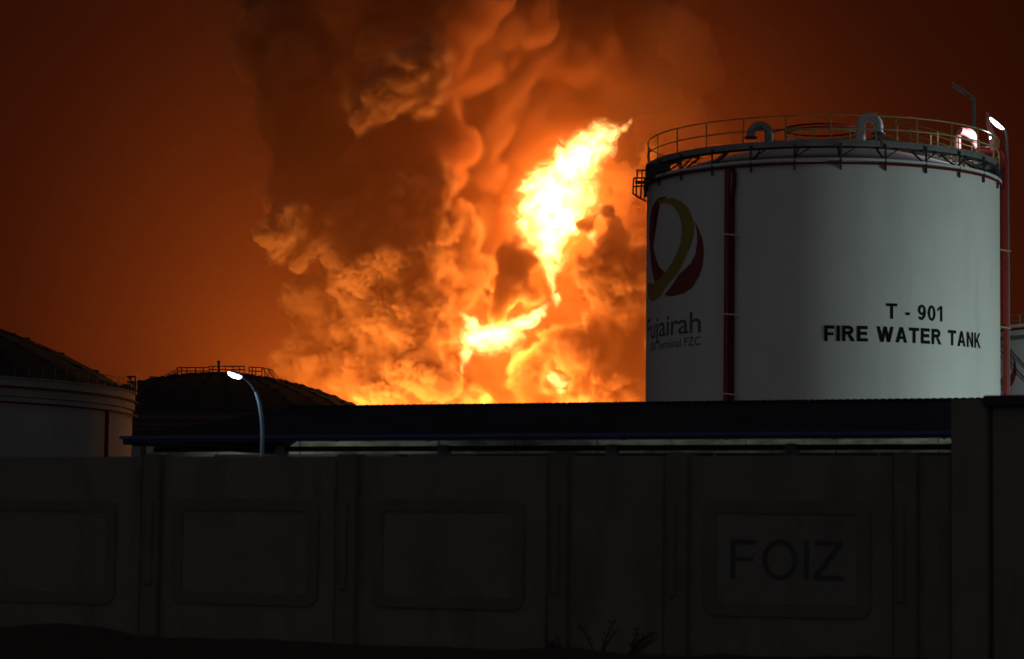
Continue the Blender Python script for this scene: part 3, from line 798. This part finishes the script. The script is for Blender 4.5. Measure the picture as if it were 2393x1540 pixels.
Yp = 45.0
b = on_z(612, Yp, 0)
ppts = [b] + [at(x, y, Yp) for x, y in ((612, 1063), (613.5, 1030), (613.5, 1000), (611, 970), (606, 940), (598, 915), (588, 898), (574, 886), (562, 880))]
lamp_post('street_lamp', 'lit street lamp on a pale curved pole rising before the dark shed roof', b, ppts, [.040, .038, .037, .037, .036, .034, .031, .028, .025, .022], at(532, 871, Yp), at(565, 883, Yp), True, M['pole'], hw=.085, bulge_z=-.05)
lamp_light('street_lamp_light', 'SPOT', at(549, 884, Yp), 30, (0.72, 0.86, 1.0), .08, at(600, 1120, Yp), 150, .6)
# lit lamp beside the fire tank
Yq = 101.5
b = on_z(2357, Yq, 0)
lamp_post('street_lamp', 'lit lamp on a slim dark pole at the right edge of the fire water tank', b,
          [b, at(2356, 640, Yq), at(2354, 400, Yq), at(2353, 325, Yq), at(2350, 306, Yq), at(2343, 298, Yq)], [.085, .075, .065, .06, .05, .045], at(2313, 275, Yq), at(2346, 303, Yq), True, M['pole_dark'], hw=.17, bulge_z=-.10)
lamp_light('street_lamp_light', 'SPOT', at(2316, 306, Yq-.3), 60, (0.80, 0.86, 1.0), .12, at(2150, 330, 98.0), 160, .4)
# lamp added on the walkway rail to light the roof vents and stair rails
zl = FZR+.62+1.0; q = FT.pt(1.30, zl, -.15); q2 = FT.pt(1.30, zl, -.30)
l = thing('bulkhead_lamp', 'small added lamp on the walkway rail at the right rim of the fire water tank', 'lamp', q)
MB().box(q, (.05, 0, 0), (0, .09, 0), (0, 0, .07)).build('lamp_housing', M['dark_steel'], l, bevel=.01)
MB().box((q+q2)/2, (.02, 0, 0), (0, .05, 0), (0, 0, .04)).build('lamp_glass', M['lamp'], l)
lamp_light('bulkhead_light', 'SPOT', q2+Vector((-.05, -.1, 0)), 340, (0.86, 0.90, 1.0), .10, at(2080, 325, 96.5), 165, .3)
# unlit twin-tube lamp behind the fire tank
Yu = 112.0
b = on_z(2278, Yu, 0)
u = thing('street_lamp', 'unlit lamp with a slanting double arm on a dark pole behind the fire water tank', 'lamp post', b, 'lamp posts in the tank yard')
MB().tube([b, at(2278, 400, Yu), at(2276, 232, Yu), at(2273, 224, Yu)], [.11, .10, .09, .08], 10).build('pole', M['pole_dark'], u, smooth=True)
for dy in (0, 8):
    MB().bar(at(2225, 193+dy, Yu+dy*.05), at(2274, 226+dy, Yu+dy*.05), .10, .08).build('lamp_arm', M['pole_dark'], u)
# floodlight mast outside the frame to the right, which lights the tank
FLZ = 3.0
fm = Vector((36.0, 87.0, 0))
u = thing('floodlight_mast', 'short mast with a floodlight facing the fire water tank from the right', 'floodlight', fm)
MB().tube([fm, fm+Vector((0, 0, FLZ-.2))], .09, 10).build('pole', M['pole_dark'], u, smooth=True)
MB().box(fm+Vector((-.05, 0, FLZ)), (.12, 0, 0), (0, .3, 0), (0, 0, .2)).build('lamp_housing', M['dark_steel'], u, bevel=.02)
MB().box(fm+Vector((-.19, 0, FLZ)), (.01, 0, 0), (0, .26, 0), (0, 0, .16)).build('lamp_glass', M['lamp'], u)
lamp_light('floodlight_beam', 'SPOT', fm+Vector((-.35, 0, FLZ)), 5200, (0.78, 1.0, 0.90), 1.2, (18, 98, 3.5), 130, .8)

fm = Vector((37.0, 140.0, 0))
u = thing('floodlight_mast', 'tall mast with a floodlight facing the tank at the right edge', 'floodlight', fm)
MB().tube([fm, fm+Vector((0, 0, 8))], .10, 10).build('pole', M['pole_dark'], u, smooth=True)
MB().box(fm+Vector((0, 0, 8.15)), (.3, 0, 0), (0, .12, 0), (0, 0, .2)).build('lamp_housing', M['dark_steel'], u, bevel=.02)
MB().box(fm+Vector((0, .14, 8.15)), (.26, 0, 0), (0, .01, 0), (0, 0, .16)).build('lamp_glass', M['lamp'], u)
lamp_light('floodlight_beam', 'SPOT', fm+Vector((0, .4, 8.1)), 3500, (0.82, 1.0, 0.92), .25, (38, 164, 9), 100, .8)
# ------------------------------------------------------------------ smoke and flames
FY = 400.0
def fpt(px, py, d=0.0):
    return at(px, py, FY + d)
M_PER_PX = FY/F

def smoke_material(name, dens, albedo, scale, aniso=0.2, contrast=1.0):
    m = bpy.data.materials.new(name); m.use_nodes = True
    nt = m.node_tree; nt.nodes.clear(); L = nt.links
    out = nt.nodes.new('ShaderNodeOutputMaterial')
    pv = nt.nodes.new('ShaderNodeVolumePrincipled')
    pv.inputs['Color'].default_value = (*albedo, 1)
    pv.inputs['Density'].default_value = dens
    pv.inputs['Density Attribute'].default_value = ''
    pv.inputs['Temperature Attribute'].default_value = ''
    pv.inputs['Anisotropy'].default_value = aniso
    L.new(pv.outputs[0], out.inputs['Volume'])
    m.volume_intersection_method = 'FAST' if hasattr(m, 'volume_intersection_method') else None
    if contrast > 0:
        g = nt.nodes.new('ShaderNodeNewGeometry')
        nz = N(nt, 'ShaderNodeTexNoise', i_Scale=scale, i_Detail=3.0, i_Roughness=0.6)
        L.new(g.outputs['Position'], nz.inputs['Vector'])
        mr = nt.nodes.new('ShaderNodeMapRange')
        mr.inputs['From Min'].default_value = 0.5 - 0.12/contrast
        mr.inputs['From Max'].default_value = 0.5 + 0.12/contrast
        mr.inputs['To Min'].default_value = dens*0.25
        mr.inputs['To Max'].default_value = dens*1.5
        L.new(nz.outputs[0], mr.inputs[0]); L.new(mr.outputs[0], pv.inputs['Density'])
    return m

def billow_mesh(name, blobs, voxel, rnd, kids=14, levels=2, kid_r=(0.28, 0.5), disp=(0.5, 0.18), fine=0.22, fringe=None):
    """cauliflower hull: spheres carrying smaller spheres, fused by a voxel remesh and roughened"""
    sph = []
    def grow(c, r, lv):
        sph.append((c, r))
        if lv == 0 or r < 0.9: return
        for _ in range(kids if lv == levels else kids//2 + 2):
            u = rnd.uniform(-1, 1); a = rnd.uniform(0, 2*math.pi); s = math.sqrt(1-u*u)
            d = Vector((s*math.cos(a), s*math.sin(a), u))
            k = r*rnd.uniform(*kid_r)
            grow(c + d*(r*rnd.uniform(0.78, 0.98)), k, lv - 1)
    for c, r in blobs: grow(c, r, levels)
    bm = bmesh.new(); bmesh.ops.create_icosphere(bm, subdivisions=(2 if levels < 3 else 1), radius=1.0)
    base = np.array([v.co[:] for v in bm.verts]); fac = np.array([[v.index for v in f.verts] for f in bm.faces]); bm.free()
    nv = len(base)
    V = np.concatenate([base*r + np.array(c[:]) for c, r in sph])
    T = np.concatenate([fac + i*nv for i in range(len(sph))])
    me = bpy.data.meshes.new(name); me.from_pydata(V.tolist(), [], T.tolist())
    ob = bpy.data.objects.new(name, me); C.objects.link(ob)
    rm = ob.modifiers.new('remesh', 'REMESH'); rm.mode = 'VOXEL'; rm.voxel_size = voxel
    dg = bpy.context.evaluated_depsgraph_get()
    me2 = bpy.data.meshes.new_from_object(ob.evaluated_get(dg))
    ob.modifiers.clear(); ob.data = me2; me2.name = name; bpy.data.meshes.remove(me)
    n = len(me2.vertices)
    co = np.empty(n*3, 'f'); me2.vertices.foreach_get('co', co); co = co.reshape(-1, 3)
    no = np.empty(n*3, 'f'); me2.vertices.foreach_get('normal', no); no = no.reshape(-1, 3)
    dv = np.empty(n, 'f')
    for i in range(n):
        p = Vector(co[i])
        dv[i] = disp[0]*noise.noise(p*0.22)*2 - disp[1]*abs(noise.noise(p*0.75))*2.5 + fine*noise.noise(p*1.5)*1.6 + fine*0.6*noise.noise(p*3.1)*1.6
    co += no*dv[:, None]
    me2.vertices.foreach_set('co', co.ravel())
    me2.polygons.foreach_set('use_smooth', [True]*len(me2.polygons))
    me2.update()
    if fringe:                                         # thin torn smoke round the dense body
        mf = me2.copy(); mf.name = 'smoke_fringe'
        ev = np.empty(n, 'f')
        for i in range(n):
            p = Vector(co[i]); ev[i] = 0.35 + 1.3*max(-0.2, noise.noise(p*0.45+Vector((7, 3, 1)))) + 0.45*noise.noise(p*1.3)
        mf.vertices.foreach_set('co', (co + no*ev[:, None]).ravel()); mf.update(); mf.materials.clear(); mf.materials.append(fringe)
        of = bpy.data.objects.new('smoke_fringe', mf); C.objects.link(of); of.parent = ob; of['kind'] = 'stuff'
    print(name, 'faces', len(me2.polygons), 'spheres', len(sph))
    return ob
rs = random.Random(7)
def B(x, y, r, d=0.0):
    return (fpt(x, y, d), r*M_PER_PX)
SM = smoke_material('smoke', 1.5, (0.85, 0.60, 0.36), 0.16, 0.1, 0)
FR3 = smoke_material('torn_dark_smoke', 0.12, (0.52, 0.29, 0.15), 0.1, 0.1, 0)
FR2 = smoke_material('torn_soft_smoke', 0.12, (0.72, 0.42, 0.22), 0.1, 0.1, 0)
FR = smoke_material('torn_smoke', 0.13, (0.85, 0.60, 0.36), 0.16, 0.1, 0)
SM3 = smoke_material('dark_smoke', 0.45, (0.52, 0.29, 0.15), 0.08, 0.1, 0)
FAINT = smoke_material('faint_smoke', 0.025, (0.6, 0.4, 0.25), 0.05, 0.1, 0)
SM2 = smoke_material('soft_smoke', 0.45, (0.84, 0.50, 0.27), 0.08, 0.1, 0)
col_l = [B(800,1230,150,-16),B(860,1060,150,-20),B(780,900,110,-16),B(900,900,110,-26),B(800,760,115,-16),B(900,720,115,-26),B(880,620,120,-24),B(930,520,110,-24),
         B(655,535,56,-30),B(705,600,20,-28),B(695,620,16,-28),B(680,500,40,-26),B(955,620,85,-31),B(952,760,88,-32),B(955,890,80,-32),B(730,860,55,-20),B(735,700,50,-20),B(975,500,80,-26),B(770,560,50,-24),B(840,640,45,-34)]
patch = [B(1000,130,50,-36),B(965,165,48,-38),B(930,185,50,-36),B(895,215,44,-37),B(862,245,38,-36),B(835,280,24,-37),B(985,205,36,-37),B(992,250,18,-37),B(830,235,26,-34)]
bulge = [B(1090,640,60,-8),B(1080,560,45,-7),B(1075,500,34,-5),B(1055,700,45,-8),B(1060,780,35,-6)]
top_l = [B(790,420,160,-10),B(930,400,140,-18),B(970,300,120,-16),B(760,250,165,-10),B(900,180,170,-12),B(690,90,140,-10),B(850,-20,200,-12),B(1050,110,150,-10),B(1060,-60,180,-12),
                  B(1200,10,110,-6),B(1230,60,60,-10)]
back = [B(1200,1180,170,12),B(1400,1150,170,14),B(1550,1100,160,14),B(1150,1000,150,12),B(1350,930,170,16),B(1520,900,150,14),
        B(1180,800,150,14),B(1400,740,150,12),B(1550,680,140,9),B(1200,600,150,16),B(1430,540,140,9),B(1540,450,100,7)]
top_r = [B(1180,430,150,16),B(1350,300,150,24),B(1200,250,150,14),B(1380,170,150,22),B(1280,60,170,18),B(1430,10,140,24)]
dark = [B(1372,525,16,-24),B(1392,505,10,-24),B(1418,498,13,-24),B(1432,530,16,-24),B(1455,560,22,-24),B(1418,560,18,-24),B(1410,600,36,-23),B(1465,640,42,-22),B(1385,650,30,-22),B(1360,610,20,-24),B(1495,600,26,-22),B(1430,690,34,-20),B(1480,700,30,-20)]
dark2 = [B(1190,600,32,-20),B(1195,650,38,-20),B(1180,690,36,-20),B(1225,610,26,-20),B(1235,690,26,-21),B(1165,735,18,-22),B(1210,560,20,-18)]
low = [B(1340,820,48,-18),B(1300,790,30,-18),B(1400,780,40,-16),B(1450,810,50,-16),B(1490,770,36,-14),B(1480,880,50,-16),B(1410,880,45,-18),B(1120,950,40,-20),B(1000,890,50,-36),B(1230,870,40,-16),B(1250,960,50,-16),B(1450,950,50,-16),B(1270,830,26,-18),
       B(1360,930,40,-18),B(1500,930,40,-14)]
above = [B(1140,300,60,-6),B(1110,220,60,-8),B(1180,200,50,-8),B(1230,150,50,-6),B(1130,390,45,-6),B(1280,110,50,-4),B(1350,140,50,-2),B(1400,100,60,0),B(1160,130,60,-10),B(1440,170,40,2)]
veil = [B(1520,260,110,4),B(1560,120,120,4),B(1500,400,80,6),B(1600,330,90,8)]
veil2 = [B(580,150,90,-4),B(620,300,80,-4),B(660,420,60,-6),B(560,30,110,-2)]
SLAB = ['dark left column of billowing smoke', 'bright cauliflower bulge on the right side of the dark column', 'dark upper left smoke plume leaning out of the frame', 'bright orange smoke column behind the main flame', 'upper right smoke plume above the main flame', 'dark curling wisp of smoke right of the main flame', 'dark wisp of smoke left of the main flame', 'ragged brown smoke hanging above and left of the main flame', 'small paler billow standing out high on the dark plume', 'low bright billows of smoke above the shed ridge', 'faint dark smoke drifting beside the top of the fire water tank', 'faint dark smoke along the left edge of the plume']
for nm, bl, vx, mt, kw in (('smoke_column', col_l, 0.27, SM, dict(disp=(.6,.3), fine=.3, levels=3, kids=13, kid_r=(.24,.46))), ('smoke_billow', bulge, 0.35, SM, {}), ('smoke_plume', top_l, 0.6, SM2, dict(levels=1)),
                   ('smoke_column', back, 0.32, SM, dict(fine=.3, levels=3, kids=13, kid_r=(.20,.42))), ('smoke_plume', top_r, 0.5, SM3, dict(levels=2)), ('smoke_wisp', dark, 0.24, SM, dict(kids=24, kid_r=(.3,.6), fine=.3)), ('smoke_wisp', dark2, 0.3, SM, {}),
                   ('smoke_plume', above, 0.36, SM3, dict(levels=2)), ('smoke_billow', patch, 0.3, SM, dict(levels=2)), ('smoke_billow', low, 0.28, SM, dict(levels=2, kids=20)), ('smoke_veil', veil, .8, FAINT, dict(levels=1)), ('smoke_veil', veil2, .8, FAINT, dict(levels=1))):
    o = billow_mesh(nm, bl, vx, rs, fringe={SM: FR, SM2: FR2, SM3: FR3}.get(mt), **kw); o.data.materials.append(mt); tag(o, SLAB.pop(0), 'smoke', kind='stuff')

def flame_material():
    """burning gas: emission fades from the middle of each tongue outwards, torn by turbulence"""
    m = bpy.data.materials.new('flame'); m.use_nodes = True
    nt = m.node_tree; nt.nodes.clear(); L = nt.links
    out = nt.nodes.new('ShaderNodeOutputMaterial')
    tc = nt.nodes.new('ShaderNodeTexCoord'); g = nt.nodes.new('ShaderNodeNewGeometry')
    ln = nt.nodes.new('ShaderNodeVectorMath'); ln.operation = 'LENGTH'; L.new(tc.outputs['Object'], ln.inputs[0])
    nz = N(nt, 'ShaderNodeTexNoise', i_Scale=0.38, i_Detail=7.0, i_Roughness=0.68, i_Distortion=1.0)
    L.new(g.outputs['Position'], nz.inputs['Vector'])
    f = math_node(nt, 'SUBTRACT', 1.0, ln.outputs['Value'])
    f = math_node(nt, 'ADD', math_node(nt, 'MULTIPLY', f, 1.35), math_node(nt, 'MULTIPLY', math_node(nt, 'SUBTRACT', nz.outputs[0], 0.5), 3.7))
    mr = nt.nodes.new('ShaderNodeMapRange'); mr.interpolation_type = 'SMOOTHSTEP'
    mr.inputs['From Min'].default_value = 0.05; mr.inputs['From Max'].default_value = 1.25
    mr.inputs['To Max'].default_value = FLAME
    L.new(f, mr.inputs[0])
    edge = math_node(nt, 'MULTIPLY', math_node(nt, 'SUBTRACT', 1.0, ln.outputs['Value']), 5.0, clamp=True)
    st = math_node(nt, 'MULTIPLY', math_node(nt, 'POWER', mr.outputs[0], 1.8), edge)
    em = nt.nodes.new('ShaderNodeEmission'); em.inputs[0].default_value = (1.0, 0.44, 0.12, 1)
    L.new(st, em.inputs[1]); L.new(em.outputs[0], out.inputs['Volume'])
    return m
FLAME = 1.6  # raised to 1.8 in the shader
FM = flame_material()
def flames(label, lobes, k=1.75):
    p0 = fpt(lobes[0][0], lobes[0][1], lobes[0][3])
    t = thing('flame', label, 'flame', p0)
    bm = bmesh.new(); bmesh.ops.create_icosphere(bm, subdivisions=3, radius=1.0)
    me = bpy.data.meshes.new('flame_tongue'); bm.to_mesh(me); bm.free(); me.materials.append(FM)
    for x, y, r, d, *e in lobes:
        o = bpy.data.objects.new('flame_tongue', me); C.objects.link(o); o.parent = t
        o.location = fpt(x, y, d) - p0; rr = r*M_PER_PX*k
        st, an = (e + [1.0, 0.0])[:2] if e else (1.0, 0.0)
        o.scale = (rr*st, rr*0.8, rr/math.sqrt(st)); o.rotation_euler = (0, math.radians(-an), 0)
flames('main tall white-hot flame leaning right up out of the smoke', [
    (1458,298,10,-8,1.6,35),(1472,285,6,-8,1.3,60),(1428,314,18,-8,1.8,30),(1388,338,38,-8,1.3,35),(1345,362,42,-8,1.2,40),(1335,400,46,-8),(1290,430,48,-8,1.2,40),(1258,470,44,-8),(1310,478,58,-8,1.2,20),
    (1272,525,52,-8),(1325,525,36,-8),(1290,572,40,-8,.8),(1286,608,28,-8,.7),(1288,645,17,-8,.6),(1292,672,15,-10,.5),(1300,700,14,-12,.6)])
flames('lower flame, a ragged yellow sheet rising to the right from the column foot', [
    (1095,745,12,-14,1.8,-35),(1115,765,20,-14,1.5,-35),(1105,795,28,-14),(1090,828,18,-14,.8),(1145,790,36,-14,1.4,-5),(1190,775,26,-14,1.6,15),(1232,750,20,-14,1.8,30),(1268,722,16,-14,1.8,40),(1295,692,10,-14,1.2,50),
    (1078,862,12,-14,.5),(1073,895,10,-14,.4),(1070,930,10,-14,.4)])
flames('small orange flame curl right of the main flame, highest of three', [(1405,485,14,-12,.8),(1398,505,8,-12)])
flames('small orange flame curl right of the main flame, middle of three', [(1384,548,11,-12,1.2,50),(1393,565,8,-12)])
flames('small orange flame curl right of the main flame, lowest of three', [(1450,602,10,-12,1.2,50),(1412,628,9,-12,1.4,-10)])
flames('small flame low in the smoke just above the shed ridge', [(1300,888,16,-14,1.5,-30),(1325,900,10,-14,1.5,0),(1312,918,14,-14,.7),(1310,940,14,-14,.7)])

def hull(name, c, r, mat):
    bm = bmesh.new(); bmesh.ops.create_icosphere(bm, subdivisions=4, radius=1.0)
    me = bpy.data.meshes.new(name); bm.to_mesh(me); bm.free()
    o = bpy.data.objects.new(name, me); C.objects.link(o); o.location = c; o.scale = r; me.materials.append(mat); return o
def thin_material(dens):
    m = bpy.data.materials.new('thin_smoke'); m.use_nodes = True
    nt = m.node_tree; nt.nodes.clear(); L = nt.links
    out = nt.nodes.new('ShaderNodeOutputMaterial')
    pv = nt.nodes.new('ShaderNodeVolumePrincipled')
    pv.inputs['Color'].default_value = (0.85, 0.36, 0.12, 1); pv.inputs['Density Attribute'].default_value = ''; pv.inputs['Temperature Attribute'].default_value = ''
    tc = nt.nodes.new('ShaderNodeTexCoord'); ln = nt.nodes.new('ShaderNodeVectorMath'); ln.operation = 'LENGTH'; L.new(tc.outputs['Object'], ln.inputs[0])
    mr = nt.nodes.new('ShaderNodeMapRange'); mr.interpolation_type = 'SMOOTHSTEP'
    mr.inputs['From Min'].default_value = 1.0; mr.inputs['From Max'].default_value = 0.15; mr.inputs['To Min'].default_value = 0.0; mr.inputs['To Max'].default_value = dens
    L.new(ln.outputs['Value'], mr.inputs[0]); L.new(mr.outputs[0], pv.inputs['Density'])
    L.new(pv.outputs[0], out.inputs['Volume']); m.cycles.volume_step_rate = 4.0
    return m
TH = thin_material(0.0092)
th = hull('thin_smoke', fpt(1080, 760, 0), (92, 110, 88), TH)
tag(th, 'thin glowing smoke drifting round the burning plume', 'smoke', kind='stuff')
def lamp(px, py, d, power, rad, col=(1, 0.43, 0.10)):
    l = bpy.data.lights.new('fire_light', 'POINT'); l.energy = power; l.color = col; l.shadow_soft_size = rad
    o = bpy.data.objects.new('fire_light', l); C.objects.link(o); o.location = fpt(px, py, d); return o
for a in [(1380,345,-8,7000,2),(1290,450,-8,11500,3),(1290,550,-8,11500,2),(1160,790,-17,23000,2),(1250,735,-14,4000,1.5),(1310,895,-14,4000,1.5)]:
    lamp(*a)
# burning pools at ground level, hidden behind the shed
pools = [(640,1000,-42),(840,1000,-40),(1000,1000,-46),(1150,1010,-24),(1290,1010,-20),(1430,1010,-18),(1540,1010,-12)]
flames('row of ground flames at the foot of the smoke behind the shed', [(x,1040,40,d,1.6,0) for x,_,d in pools])
for (x, y, d), pw in zip(pools, (32000, 19000, 20000, 26000, 28000, 28000, 28000)): lamp(x, y, d, pw, 2)
GL = thin_material(0.055)
g = hull('thin_smoke', fpt(1310, 500, -8), (14, 10, 19), GL)
tag(g, 'bright thin smoke glowing round the main flame', 'smoke', kind='stuff')
scene.cycles.volume_bounces = 3
scene.cycles.max_bounces = 8
scene.cycles.volume_step_rate = 4.0
scene.cycles.volume_max_steps = 256
scene.cycles.use_denoising = True
